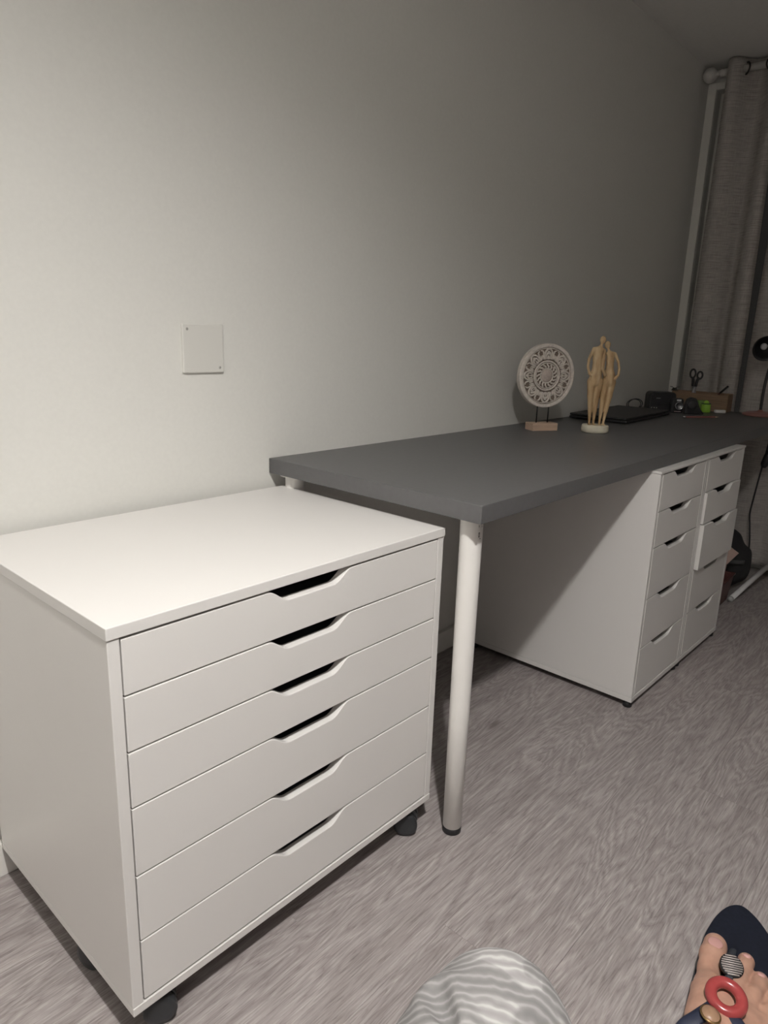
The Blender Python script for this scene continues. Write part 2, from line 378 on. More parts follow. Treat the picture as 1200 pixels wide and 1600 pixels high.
# ================================================================== carved disc on stand
M['carved'] = noisy('whitewashed_wood', (0.66, 0.60, 0.545), 0.75, 0.13, (140, 140, 140), bump=0.15)
M['recess'] = noisy('brown_wash', (0.20, 0.155, 0.125), 0.85, 0.15, (120, 120, 120), bump=0.15)
M['pinkwood'] = noisy('light_wood', (0.50, 0.36, 0.27), 0.6, 0.12, (20, 160, 160), bump=0.1)
M['rod'] = mat('black_rod', (0.012, 0.012, 0.012), 0.4, 0.5)
md_ = thing('carved_disc_ornament', 'whitewashed round carved mandala disc standing on a small wooden block', 'ornament', (1.672, -0.128, 0.7237), math.radians(-28))
boxo('base', (-0.046, -0.0235, 0), (0.046, 0.0235, 0.024), M['pinkwood'], md_, 0.001)
for s in (-1, 1):
    bm = bmesh.new(); lathe(bm, [(0.0021, 0.0235), (0.0021, 0.085)], 12, (s*0.021, 0, 0)); obj('rod', bm, M['rod'], md_, True)
RD = 0.1005; ZD = 0.1735
def disc_part(name, bm, m, smooth=True):
    o = obj(name, bm, m, md_, smooth); o.location = (0, 0, ZD); return o
bm = bmesh.new(); lathe(bm, [(RD-0.004, 0.009), (RD-0.004, -0.004)], 72, (0, 0, 0), 'y'); disc_part('backing', bm, M['recess'], False)
bm = bmesh.new()
n_ = 80; prof = [(RD, 0.0095), (RD, -0.0085), (RD-0.002, -0.010), (RD-0.0095, -0.010), (RD-0.011, -0.0085), (RD-0.011, 0.0095)]
rings = [[bm.verts.new((r*math.cos(2*PI*i/n_), h, r*math.sin(2*PI*i/n_))) for i in range(n_)] for r, h in prof]
for a, b in zip(rings, rings[1:]+rings[:1]):
    for i in range(n_): bm.faces.new((a[i], a[(i+1) % n_], b[(i+1) % n_], b[i]))
bmesh.ops.recalc_face_normals(bm, faces=bm.faces[:]); disc_part('rim', bm, M['carved'], False)
for R, r in ((0.0865, 0.0016), (0.0455, 0.0030), (0.0395, 0.0018), (0.0225, 0.0022)):
    bm = bmesh.new(); torus(bm, (0, -0.0045, 0), R, r, 'y', 64, 8, 1.6); disc_part('ring', bm, M['carved'])
bm = bmesh.new(); lathe(bm, [(0.0205, 0.0), (0.0205, -0.006), (0.017, -0.0085), (0.008, -0.0095)], 40, (0, 0, 0), 'y'); disc_part('boss', bm, noisy('washed_boss', (0.52, 0.44, 0.39), 0.75, 0.12, (160, 160, 160), bump=0.2))
bm = bmesh.new(); ellp = []
for k in range(13):
    a = PI*k/12; ellp.append((0.0075*math.sin(a)*1.0, 0))
pts = [(0.0245, -0.006, -0.003), (0.029, -0.0065, -0.0036), (0.0335, -0.006, 0.0), (0.0365, -0.0055, 0.003)]
tube(bm, pts, 0.0027, 6, 1.3, (0, -1, 0)); petal = bpy.data.meshes.new('petal'); bm.to_mesh(petal); bm.free(); petal.materials.append(M['carved'])
for k in range(16):
    o = obj('petal', petal, None, md_, True); o.location = (0, 0, ZD); o.rotation_euler = (0, 2*PI*k/16, 0)
# one palmette: arch, two inner curls, bud and the leaf strokes beside it (axis = +z)
bm = bmesh.new(); T = lambda q: [(x, -0.0062, z) for x, z in q]
def stroke(q, r=0.0021): tube(bm, smooth_path(T(q), 4), r*1.22, 6, 1.5, (0, -1, 0), lambda t: 0.55+0.55*math.sin(PI*min(1, t*0.9+0.1)))
stroke([(-0.0085, 0.0515), (-0.0125, 0.060), (-0.0130, 0.071), (-0.0075, 0.0805), (0.0, 0.0835), (0.0075, 0.0805), (0.0130, 0.071), (0.0125, 0.060), (0.0085, 0.0515)], 0.0025)
for s in (-1, 1):
    stroke([(s*0.0015, 0.0515), (s*0.0065, 0.058), (s*0.0075, 0.066), (s*0.0040, 0.072), (s*0.0012, 0.069), (s*0.0030, 0.0655)], 0.0019)
    stroke([(s*0.0115, 0.0510), (s*0.0165, 0.058), (s*0.0180, 0.068), (s*0.0225, 0.0765), (s*0.0290, 0.0770)], 0.0021)
    stroke([(s*0.0160, 0.0500), (s*0.0205, 0.0560), (s*0.0235, 0.0640)], 0.0019)
stroke([(0, 0.052), (0, 0.058), (0, 0.064)], 0.0022); stroke([(-0.003, 0.077), (0, 0.0745), (0.003, 0.077)], 0.0019)
pal = bpy.data.meshes.new('carved_motif'); bm.to_mesh(pal); bm.free(); pal.materials.append(M['carved'])
for k in range(8):
    o = obj('carved_motif', pal, None, md_, True); o.location = (0, 0, ZD); o.rotation_euler = (0, 2*PI*k/8, 0)

# ================================================================== couple sculpture
def tan_wood():
    m = mat('tan_carving', (0.55, 0.40, 0.23), 0.5); n, l, b = nodes(m)
    tc = add(n, 'ShaderNodeTexCoord'); mp = add(n, 'ShaderNodeMapping'); mp.inputs['Scale'].default_value = (60, 60, 11); l.new(tc.outputs['Object'], mp.inputs[0])
    nz = add(n, 'ShaderNodeTexNoise', Scale=1.0, Detail=3.0); l.new(mp.outputs[0], nz.inputs['Vector'])
    r = ramp(n, [(0.30, (0.31, 0.185, 0.085)), (0.50, (0.47, 0.325, 0.175)), (0.72, (0.60, 0.46, 0.29))]); l.new(nz.outputs['Fac'], r.inputs[0]); l.new(r.outputs[0], b.inputs['Base Color'])
    return m
M['tan'] = tan_wood(); M['cream'] = noisy('cream_stone', (0.66, 0.61, 0.49), 0.6, 0.08, (70, 70, 70), bump=0.15)
sc = thing('couple_sculpture', 'tan carved figurine of two embracing slender figures on a round cream base', 'figurine', (1.780, -0.262, 0.7237), -YAW)
bm = bmesh.new(); lathe(bm, [(0.039, 0), (0.0425, 0.002), (0.0432, 0.010), (0.0425, 0.020), (0.0405, 0.0235), (0.03, 0.0238)], 48); obj('base', bm, M['cream'], sc, True)
SP = 0.000355
def L2(cx_, cy_, dep=0.0):                    # outline read off the photo, upright, 0.29 m tall
    return ((cx_-800-(830-cy_)*0.115)*SP, dep, 0.0235+(818-cy_)*SP)
def chain(p, d, pts, k):
    for (a, ra), (b, rb) in zip(pts[:-1], pts[1:]): d = smin(d, rcone(p, L2(*a), L2(*b), ra*SP*1.1, rb*SP*1.1), k)
    return d
def man(p):
    q = p.copy(); q[..., 1] *= 1.0
    d = ellip(p, L2(877, 66), (27*SP, 25*SP, 34*SP))
    d = smin(d, rcone(p, L2(868, 95), L2(850, 140), 12*SP, 15*SP), 8*SP)
    d = chain(p, d, [((838, 165), 40), ((832, 230), 40), ((828, 290), 38), ((808, 380), 46), ((802, 430), 48)], 18*SP)
    d = smin(d, rcone(p, L2(805, 150), L2(880, 160), 20*SP, 20*SP), 14*SP)
    d = chain(p, d, [((772, 430), 36), ((763, 560), 28), ((755, 690), 17), ((746, 800), 9)], 8*SP)
    d = chain(p, d, [((836, 430), 38), ((813, 560), 28), ((797, 690), 17), ((783, 800), 9)], 8*SP)
    for c in ((745, 816), (784, 814)): d = smin(d, ellip(p, L2(c[0], c[1], -0.004), (16*SP, 30*SP, 10*SP)), 8*SP)
    d = chain(p, d, [((798, 148, 0), 17), ((752, 235, 0), 12), ((738, 300, -.004), 10), ((748, 362, -.008), 11), ((790, 385, -.012), 13)], 5*SP)
    d = chain(p, d, [((884, 160, 0), 17), ((872, 240, -.012), 12), ((862, 320, -.014), 11), ((880, 372, -.014), 12)], 5*SP)
    return d
def woman(p):
    d = ellip(p, L2(918, 106), (26*SP, 25*SP, 32*SP))
    d = smin(d, rcone(p, L2(922, 132), L2(932, 172), 10*SP, 13*SP), 8*SP)
    d = chain(p, d, [((940, 195), 31), ((940, 240), 30), ((936, 290), 27), ((928, 370), 44), ((926, 430), 46)], 16*SP)
    d = smin(d, rcone(p, L2(915, 182), L2(975, 182), 16*SP, 17*SP), 12*SP)
    d = chain(p, d, [((900, 430), 33), ((876, 560), 26), ((855, 690), 16), ((838, 800), 9)], 8*SP)
    d = chain(p, d, [((952, 430), 35), ((925, 560), 27), ((897, 690), 17), ((872, 800), 9)], 8*SP)
    for c in ((837, 816), (872, 814)): d = smin(d, ellip(p, L2(c[0], c[1], -0.004), (15*SP, 28*SP, 10*SP)), 8*SP)
    d = chain(p, d, [((982, 186, 0), 15), ((1012, 250, 0), 11), ((1020, 310, 0), 10), ((1006, 365, -.006), 11), ((972, 400, -.012), 12)], 5*SP)
    return d
netobj('man_figure', man, (-0.05, -0.028, 0.016), (0.045, 0.026, 0.33), 0.0016, M['tan'], sc, None, 1)
netobj('woman_figure', woman, (-0.05, -0.028, 0.016), (0.09, 0.026, 0.33), 0.0016, M['tan'], sc, None, 1)

# ================================================================== things at the far end of the desk
ZT = 0.7237
lp = thing('laptop', 'closed black laptop lying flat on the desk against the wall', 'laptop', (2.072, -0.243, ZT), math.radians(2.8))
bm = bmesh.new(); box(bm, 0, 0.478, 0, 0.220, 0.0025, 0.0125); bevel(obj('base', bm, M['black'], lp), 0.004, 3)
bm = bmesh.new(); box(bm, 0.001, 0.477, 0.001, 0.219, 0.0135, 0.0215); bevel(obj('lid', bm, noisy('black_lid', (0.022, 0.022, 0.023), 0.5, 0.08, (40, 40, 40)), lp), 0.0035, 3)
for fx in (0.03, 0.425):
    for fy in (0.02, 0.2):
        bm = bmesh.new(); lathe(bm, [(0.007, 0), (0.007, 0.0027)], 14, (fx, fy, 0)); obj('rubber_foot', bm, M['black'], lp)
# black case with rounded corners
cs = thing('black_case', 'small black zipped case with rounded top behind the closed laptop', 'case', (2.725, -0.108, ZT), -YAW)
def rrect(hx, z0, z1, r, n=6):
    P = []
    for cx_, cz_, a0 in ((hx-r, z1-r, 0), (-hx+r, z1-r, PI/2), (-hx+r*0.5, z0+r*0.5, PI), (hx-r*0.5, z0+r*0.5, 1.5*PI)):
        q = r if cz_ > (z0+z1)/2 else r*0.5
        for i in range(n+1):
            a = a0+PI/2*i/n; P.append((cx_+q*math.cos(a), cz_+q*math.sin(a)))
    return P
bm = bmesh.new(); prism(bm, rrect(0.056, 0, 0.080, 0.017), -0.033, 0.033); o = obj('body', bm, M['black'], cs); bevel(o, 0.004, 3)
bm = bmesh.new(); tube(bm, [(x, -0.0335, z) for x, z in rrect(0.051, 0.026, 0.072, 0.014)], 0.0012, 6); obj('zip', bm, mat('zip_grey', (0.03, 0.03, 0.032), 0.35, 0.5), cs, True)
bm = bmesh.new(); box(bm, -0.03, -0.012, -0.0352, -0.033, 0.052, 0.055); obj('badge', bm, mat('dull_silver', (0.3, 0.3, 0.3), 0.4, 0.8), cs)
for i in range(3):
    bm = bmesh.new(); lathe(bm, [(0.0035, 0), (0.0035, -0.003), (0.002, -0.004)], 12, (-0.046+i*0.011, -0.033, 0.012), 'y'); obj('stud', bm, mat('silver_stud', (0.7, 0.7, 0.7), 0.25, 0.9), cs, True)
# coiled cable
bm = bmesh.new()
loop = [(2.50, -0.012, ZT+0.003), (2.54, -0.010, ZT+0.012)]
for k in range(2):
    for i in range(16):
        a = 2*PI*i/16-PI/2; loop.append((2.60+0.012*k+0.012*math.sin(a*1.0), -0.044-0.030*math.cos(a+PI/2*0)-0.002*k, ZT+0.0255+0.021*math.sin(a)+0.001*k))
loop += [(2.62, -0.07, ZT+0.004), (2.66, -0.075, ZT+0.003)]
tube(bm, smooth_path(loop, 3), 0.0021, 8); cb = tag(obj('coiled_cable', bm, M['black'], None, True), 'black cable coiled in an upright loop beside the black case', 'cable')
# camera-like gadget with silver front
gd = thing('compact_camera', 'small black and silver gadget beside the black case on the desk', 'camera', (2.690, -0.194, ZT), -YAW-0.1)
bm = bmesh.new(); prism(bm, rrect(0.024, 0, 0.060, 0.012), -0.014, 0.014); bevel(obj('body', bm, M['black'], gd), 0.004, 3)
bm = bmesh.new(); lathe(bm, [(0.017, 0.0), (0.017, -0.012), (0.0145, -0.013), (0.0125, -0.009), (0.003, -0.008)], 32, (0.003, -0.0135, 0.030), 'y'); obj('lens', bm, mat('lens_silver', (0.35, 0.36, 0.38), 0.22, 0.9), gd, True)
bm = bmesh.new(); box(bm, -0.006, 0.012, -0.0155, -0.0135, 0.049, 0.056); obj('flash', bm, mat('flash_white', (0.75, 0.75, 0.75), 0.3), gd)
bm = bmesh.new(); box(bm, -0.012, 0.016, -0.0155, -0.0135, 0.004, 0.0075); obj('trim_bar', bm, mat('pinkish_silver', (0.6, 0.5, 0.5), 0.3, 0.6), gd)
# tape dispenser: wedge body with a roll
td = thing('tape_dispenser', 'black tape dispenser with a sloping back in front of the wooden box', 'dispenser', (2.688, -0.260, ZT), -YAW)
prof_ = [(-0.034, 0), (0.046, 0), (0.046, 0.006), (0.030, 0.022), (0.018, 0.048), (0.008, 0.066), (-0.012, 0.070), (-0.026, 0.062), (-0.034, 0.040)]
bm = bmesh.new(); prism(bm, prof_, -0.012, 0.012); bevel(obj('body', bm, M['black'], td), 0.003, 2)
bm = bmesh.new(); lathe(bm, [(0.012, 0), (0.020, 0), (0.020, -0.004), (0.012, -0.004)], 28, (-0.008, -0.0122, 0.040), 'y'); obj('tape_roll', bm, mat('tape_grey', (0.035, 0.035, 0.037), 0.3), td, True)
bm = bmesh.new(); box(bm, 0.030, 0.043, -0.011, 0.011, 0.0, 0.001); obj('base_pad', bm, M['mark'], td)
# wooden organiser box, open top
M['boxwood'] = noisy('organiser_wood', (0.24, 0.155, 0.095), 0.6, 0.18, (140, 14, 140), bump=0.12)
wb = thing('wooden_desk_box', 'open brown wooden desk organiser box standing before the curtain', 'box', (2.90, -0.334, ZT))
boxo('bottom', (0.006, 0.006, 0.0005), (0.064, 0.238, 0.006), M['boxwood'], wb)
for nm, a, b in (('front_board', (0, 0, 0), (0.006, 0.244, 0.045)), ('front_board', (0, 0, 0.0458), (0.006, 0.244, 0.074)), ('back_board', (0.064, 0, 0), (0.070, 0.244, 0.078)), ('end_board', (0.0062, 0, 0), (0.0638, 0.006, 0.076)), ('end_board', (0.0062, 0.238, 0), (0.0638, 0.244, 0.076)), ('divider', (0.0062, 0.10, 0.006), (0.0638, 0.105, 0.06))):
    boxo(nm, a, b, M['boxwood'], wb)
# scissors standing handles up in the box
ss = thing('scissors', 'black handled scissors standing upright in the wooden desk box', 'scissors', (2.932, -0.172, ZT+0.0075))
def sciss(dy0, dy1, c, ry, rz_, xo):
    bm = bmesh.new(); p0, p1 = Vector((xo, dy0, 0.0)), Vector((xo, dy1, 0.105))
    bmb = bm; tube(bmb, [p0, p0.lerp(p1, .5), p1], 0.0085, 6, 0.18, (1, 0, 0), lambda t: 0.25+0.75*t); bl = obj('blade', bm, mat('steel', (0.35, 0.35, 0.37), 0.35, 0.9), ss, True)
    bm = bmesh.new(); tube(bm, smooth_path([p1-Vector((0, 0, .012)), p1+Vector((0, (c[0]-dy1)*0.4, 0.018)), (xo, c[0], c[1]-rz_*0.8)], 4), 0.0065, 8, 0.7, (1, 0, 0))
    ring_ = [(xo, c[0]+ry*math.cos(a), c[1]+rz_*math.sin(a)) for a in [2*PI*i/22 for i in range(23)]]
    tube(bm, ring_, 0.0042, 8, 1.0, (1, 0, 0)); obj('handle', bm, M['black'], ss, True)
sciss(-0.026, 0.004, (0.011, 0.148), 0.0115, 0.019, 0.002)
sciss(0.012, -0.010, (-0.022, 0.143), 0.011, 0.0155, -0.004)
# pen sticking out at the right end, clip lying at the left end
pn = thing('slanted_pen', 'dark pen slanting out of the right end of the wooden box', 'pen', (2.937, -0.265, ZT+0.0075))
bm = bmesh.new(); tube(bm, [(0, 0.035, 0.004), (0, -0.022, 0.072)], 0.0035, 10); obj('barrel', bm, noisy('dark_red', (0.10, 0.03, 0.025), 0.4, 0.1), pn, True)
bm = bmesh.new(); tube(bm, [(0, -0.022, 0.072), (0, -0.052, 0.104)], 0.0045, 10); obj('cap', bm, M['black'], pn, True)
kc = thing('bulldog_clip', 'small dark metal clip resting on the left end of the wooden box', 'clip', (2.914, -0.096, ZT+0.0765))
bm = bmesh.new(); prism(bm, [(-0.011, 0.0), (0.011, 0.0), (0.004, 0.012), (-0.004, 0.012)], -0.012, 0.012)
bmesh.ops.rotate(bm, verts=bm.verts[:], cent=(0, 0, 0), matrix=Matrix.Rotation(PI/2, 3, 'Z')); obj('jaw', bm, mat('dark_metal', (0.06, 0.055, 0.045), 0.35, 0.7), kc)
for s in (-1, 1):
    bm = bmesh.new(); tube(bm, [(0, s*0.002, 0.011), (0, s*0.012, 0.016), (0, s*0.021, 0.0175)], 0.0013, 6); obj('lever', bm, mat('dark_wire', (0.07, 0.065, 0.06), 0.3, 0.8), kc, True)
# green pot, eraser, pencil
M['green'] = noisy('lime_green', (0.33, 0.62, 0.07), 0.45, 0.06, (40, 40, 40))
gp = thing('green_pot', 'small lime green tub with a dark rim before the wooden box', 'tub', (2.835, -0.268, ZT), -YAW)
bm = bmesh.new(); lathe(bm, [(0.018, 0), (0.0195, 0.002), (0.0185, 0.034), (0.017, 0.036)], 28); obj('body', bm, M['green'], gp, True)
bm = bmesh.new(); lathe(bm, [(0.0192, 0.0345), (0.0192, 0.0375), (0.017, 0.038)], 28); obj('rim', bm, mat('dark_green', (0.03, 0.09, 0.02), 0.5), gp, True)
bm = bmesh.new(); lathe(bm, [(0.012, 0.038), (0.0095, 0.045), (0.004, 0.050), (0.001, 0.051)], 20); obj('lid_knob', bm, M['green'], gp, True)
gn = thing('green_note_block', 'pale green paper block leaning behind the lime green tub', 'note block', (2.868, -0.236, ZT), -YAW+0.2)
bm = bmesh.new(); box(bm, -0.018, 0.018, -0.008, 0.008, 0, 0.046); bevel(obj('paper', bm, noisy('pale_green', (0.24, 0.40, 0.11), 0.7, 0.06, (10, 10, 200)), gn), 0.001)
er = thing('eraser', 'small white eraser at the right foot of the wooden box', 'eraser', (2.868, -0.318, ZT), -0.95)
boxo('rubber', (-0.022, -0.009, 0), (0.022, 0.009, 0.0125), noisy('eraser_white', (0.74, 0.72, 0.70), 0.7, 0.05, (60, 60, 60)), er, 0.0025)
pc = thing('pencil', 'thin dark red pencil with a silver end lying on the desk', 'pencil', (2.50, -0.292, ZT+0.0039), math.atan2(-0.093, 0.147))
bm = bmesh.new(); tube(bm, [(0.012, 0, 0), (0.150, 0, 0)], 0.0038, 6); obj('barrel', bm, noisy('red_lacquer', (0.26, 0.10, 0.09), 0.35, 0.1, (20, 20, 20)), pc)
bm = bmesh.new(); tube(bm, [(0.0, 0, 0), (0.0115, 0, 0)], 0.0038, 12); obj('ferrule', bm, mat('silver', (0.8, 0.8, 0.8), 0.25, 0.9), pc, True)
bm = bmesh.new(); tube(bm, [(0.1502, 0, 0), (0.170, 0, 0)], 0.0037, 10, 1, None, lambda t: 1-0.93*t); obj('point', bm, M['pinkwood'], pc, True)

# desk lamp at the right edge of the photo
lm = thing('desk_lamp', 'black spot desk lamp on a dull pink round base at the end of the desk', 'lamp', (2.905, -0.468, ZT))
bm = bmesh.new(); lathe(bm, [(0.066, 0), (0.069, 0.003), (0.068, 0.010), (0.050, 0.016), (0.012, 0.020), (0.008, 0.026)], 48); obj('base', bm, noisy('dull_pink', (0.30, 0.14, 0.125), 0.35, 0.08, (20, 20, 20)), lm, True)
bm = bmesh.new(); tube(bm, smooth_path([(0, 0, 0.02), (0.0, 0.0, 0.12), (0.012, -0.004, 0.20), (0.030, -0.006, 0.245), (0.030, -0.004, 0.270)], 6), 0.0058, 12); obj('stem', bm, M['black'], lm, True)
bm = bmesh.new()
lathe(bm, [(0.010, 0.072), (0.026, 0.066), (0.034, 0.048), (0.042, 0.020), (0.0525, 0.0), (0.0505, -0.001), (0.041, 0.018), (0.032, 0.044), (0.010, 0.050)], 44, (0, 0, 0), 'x')
sh = obj('shade', bm, M['black'], lm, True); sh.location = (-0.03, 0.010, 0.277); sh.rotation_euler = (0, -0.25, 0.55)
bm = bmesh.new(); lathe(bm, [(0.010, 0.046), (0.012, 0.040), (0.014, 0.030), (0.010, 0.022), (0.003, 0.019)], 28, (0, 0, 0), 'x'); obj('bulb', bm, mat('frosted_bulb', (0.75, 0.75, 0.78), 0.15), sh, True)

# ================================================================== curtain and rod
def linen():
    m = mat('grey_linen', (0.42, 0.39, 0.36), 0.9, spec=0.2); n, l, b = nodes(m)
    geo = add(n, 'ShaderNodeTexCoord')
    def nz(sc, det):
        q = add(n, 'ShaderNodeMapping'); q.inputs['Scale'].default_value = sc; l.new(geo.outputs['UV'], q.inputs[0])
        x = add(n, 'ShaderNodeTexNoise', Scale=1.0, Detail=det, Roughness=0.6); l.new(q.outputs[0], x.inputs['Vector']); return x
    a = nz((14, 300, 1), 3.0); c = nz((500, 22, 1), 2.0)
    r1 = ramp(n, [(0.30, (0.30, 0.278, 0.258)), (0.5, (0.42, 0.392, 0.368)), (0.72, (0.52, 0.49, 0.462))]); l.new(a.outputs['Fac'], r1.inputs[0])
    r2 = ramp(n, [(0.35, (0.88, 0.88, 0.88)), (0.65, (1.08, 1.08, 1.08))]); l.new(c.outputs['Fac'], r2.inputs[0])
    x = add(n, 'ShaderNodeMix', data_type='RGBA', blend_type='MULTIPLY'); x.inputs[0].default_value = 1; l.new(r1.outputs[0], x.inputs[6]); l.new(r2.outputs[0], x.inputs[7])
    l.new(x.outputs[2], b.inputs['Base Color'])
    bp = add(n, 'ShaderNodeBump', Strength=0.5, Distance=0.002); l.new(a.outputs['Fac'], bp.inputs['Height']); l.new(bp.outputs[0], b.inputs['Normal'])
    return m
M['linen'] = linen(); M['rodwhite'] = noisy('rod_paint', (0.62, 0.60, 0.57), 0.4, 0.03, (20, 20, 20))
XR, ZR = 3.035, 2.122
cr = thing('curtain_rod', 'thick pale curtain rod with a ball finial near the wall corner', 'curtain rod', (XR, -0.03, ZR))
bm = bmesh.new(); lathe(bm, [(0.0145, -0.062), (0.0145, -1.95)], 28, (0, 0, 0), 'y'); obj('pole', bm, M['rodwhite'], cr, True)
bm = bmesh.new(); pf = [(0.030*math.sin(PI*i/16), 0.004+0.030*math.cos(PI*i/16)) for i in range(1, 15)]
pf = pf+[(0.0085, -0.027), (0.0085, -0.036), (0.013, -0.038), (0.0165, -0.044), (0.013, -0.050), (0.0145, -0.053), (0.0145, -0.0618)]
lathe(bm, pf, 32, (0, 0, 0), 'y'); obj('finial', bm, M['rodwhite'], cr, True)
for by in (-0.078, -1.9):
    bm = bmesh.new(); torus(bm, (0, by, 0), 0.018, 0.0035, 'y', 24, 8, 1.5); tube(bm, [(0.017, by, 0), (XW-XR-0.006, by, 0)], 0.007, 12); box(bm, XW-XR-0.006, XW-XR-0.0004, by-0.014, by+0.014, -0.03, 0.03)
    obj('bracket', bm, M['rodwhite'], cr, False)
# curtain: fold path in plan, deep pleats at the eyelets relaxing towards the hem
def panel(label, top, bot, eyelets, y0):
    tp = smooth_path([(a, b, 0) for a, b in top], 7); bp_ = smooth_path([(a, b, 0) for a, b in bot], 7)
    NZ = 70; Z0, Z1 = 0.035, 2.160
    V, F, UV = [], [], []
    acc_ = [0.0]
    for a, b in zip(tp[:-1], tp[1:]): acc_.append(acc_[-1]+(b-a).length)
    for j in range(NZ+1):
        t = j/NZ; z = Z0+(Z1-Z0)*t; k = t**1.3
        for i, (p, q) in enumerate(zip(bp_, tp)):
            e = q*k+p*(1-k); wob = 0.003*math.sin(9*z+e.x*23)*(1-t)
            V.append((XR+e.y+wob, e.x+0.002*math.sin(5*z+i*0.3)*(1-t), z)); UV.append((acc_[i], z))
    n1 = len(tp)
    for j in range(NZ):
        for i in range(n1-1): F.append((j*n1+i, j*n1+i+1, (j+1)*n1+i+1, (j+1)*n1+i))
    ct = thing('curtain', label, 'curtain', (XR, y0, Z0), 0, 'grey curtain panels')
    me = bpy.data.meshes.new('fabric'); me.from_pydata([(x-XR, y-y0, z-Z0) for x, y, z in V], [], F); uvl = me.uv_layers.new(name='uv')
    for lp_ in me.loops: uvl.data[lp_.index].uv = UV[lp_.vertex_index]
    fb = obj('fabric', me, M['linen'], ct, True); sd = fb.modifiers.new('solid', 'SOLIDIFY'); sd.thickness = 0.0022
    for ey, ang in eyelets:
        bm = bmesh.new(); torus(bm, (0, 0, 0), 0.0225, 0.0035, 'y', 28, 8, 1.0); e = obj('eyelet', bm, M['eyelet'], ct, True)
        e.location = (0, ey-y0, ZR-Z0); e.rotation_euler = (0, 0, ang)
M['eyelet'] = mat('eyelet_metal', (0.05, 0.048, 0.045), 0.35, 0.7)
panel('grey linen eyelet curtain panel next to the wall corner, behind the scissors',
      [(-0.092, 0.020), (-0.102, -0.020), (-0.125, -0.040), (-0.150, -0.030), (-0.170, 0.0), (-0.190, 0.026), (-0.220, 0.036), (-0.250, 0.018), (-0.275, -0.010), (-0.296, -0.030), (-0.308, -0.020), (-0.312, 0.010)],
      [(-0.075, 0.020), (-0.085, 0.002), (-0.115, -0.012), (-0.150, -0.018), (-0.185, -0.018), (-0.205, -0.010), (-0.214, 0.030), (-0.228, 0.034), (-0.250, -0.004), (-0.290, -0.016), (-0.322, -0.012), (-0.333, 0.010)],
      [(-0.170, 0.85), (-0.266, -0.75)], -0.20)
panel('grey linen eyelet curtain panel at the right edge, beside the black lamp',
      [(-0.362, 0.024), (-0.370, -0.005), (-0.392, -0.034), (-0.425, -0.036), (-0.455, -0.020), (-0.480, 0.010), (-0.515, 0.034), (-0.56, 0.015), (-0.60, -0.030), (-0.64, -0.03), (-0.68, 0.015), (-0.72, 0.034), (-0.76, 0.0), (-0.80, -0.035), (-0.85, 0.0)],
      [(-0.339, 0.020), (-0.345, 0.000), (-0.370, -0.014), (-0.420, -0.020), (-0.455, -0.014), (-0.490, 0.014), (-0.525, 0.026), (-0.56, 0.012), (-0.60, -0.020), (-0.64, -0.020), (-0.68, 0.010), (-0.72, 0.026), (-0.76, 0.0), (-0.80, -0.022), (-0.85, 0.0)],
      [(-0.472, 0.85), (-0.575, -0.8)], -0.55)

# ================================================================== under the far end of the desk
M['bagblack'] = noisy('black_canvas', (0.012, 0.012, 0.014), 0.75, 0.15, (80, 80, 80), bump=0.2)
rb = thing('red_storage_bin', 'dark red tapered bin on the floor behind the far drawer unit', 'bin', (2.525, -0.462, 0), 0.03)
bm = bmesh.new()
v0 = [(-0.075, -0.075, 0), (0.055, -0.075, 0), (0.055, 0.14, 0), (-0.075, 0.14, 0)]; v1 = [(-0.085, -0.088, 0.115), (0.065, -0.088, 0.115), (0.065, 0.15, 0.115), (-0.085, 0.15, 0.115)]
a = [bm.verts.new(v) for v in v0]; b = [bm.verts.new(v) for v in v1]; c = [bm.verts.new((x*0.94, 0.03+(y-0.03)*0.95, z)) for x, y, z in v1]; d = [bm.verts.new((x*0.92, 0.03+(y-0.03)*0.93, 0.006)) for x, y, z in v0]
for p, q in ((a, b), (b, c), (c, d)):
    for i in range(4): bm.faces.new((p[i], p[(i+1) % 4], q[(i+1) % 4], q[i]))
bm.faces.new(a[::-1]); bm.faces.new(d); bmesh.ops.recalc_face_normals(bm, faces=bm.faces[:])
bevel(obj('tub', bm, noisy('dark_red_plastic', (0.085, 0.026, 0.024), 0.5, 0.1, (20, 20, 20)), rb), 0.004)
bm = bmesh.new(); tube(bm, [(-0.087, -0.090, 0.114), (0.067, -0.090, 0.114), (0.067, 0.152, 0.114), (-0.087, 0.152, 0.114), (-0.087, -0.090, 0.114)], 0.004, 8); obj('rim', bm, noisy('dark_red_rim', (0.07, 0.022, 0.02), 0.5, 0.1), rb, True)
bg = thing('black_bag', 'slumped black bag with a grey band standing behind the red bin', 'bag', (2.745, -0.452, 0.001))
def bagf(p):
    d = ellip(p, (0, 0.0, 0.09), (0.115, 0.098, 0.095)); d = smin(d, ellip(p, (0.02, 0.0, 0.175), (0.085, 0.068, 0.080)), 0.03)
    d = smin(d, ellip(p, (0.045, -0.070, 0.105), (0.055, 0.036, 0.080)), 0.02)
    d = d+0.0025*np.sin(p[..., 1]*70+p[..., 2]*50)*np.cos(p[..., 0]*40)
    return np.maximum(d, 0.001-p[..., 2])
netobj('body', bagf, (-0.14, -0.14, -0.012), (0.15, 0.13, 0.28), 0.006, M['bagblack'], bg, None, 2)
bm = bmesh.new(); tube(bm, smooth_path([(-0.105, 0.05, 0.128), (-0.112, 0.01, 0.136), (-0.104, -0.03, 0.140), (-0.085, -0.065, 0.138), (-0.04, -0.098, 0.136)], 5), 0.010, 8, 0.35, (1, 0, 0)); obj('band', bm, noisy('grey_band', (0.06, 0.06, 0.062), 0.7, 0.1), bg, True)
fo = thing('pink_folder', 'pale pink folder standing in the red bin beside the black bag', 'folder', (2.535, -0.462, 0.0075))
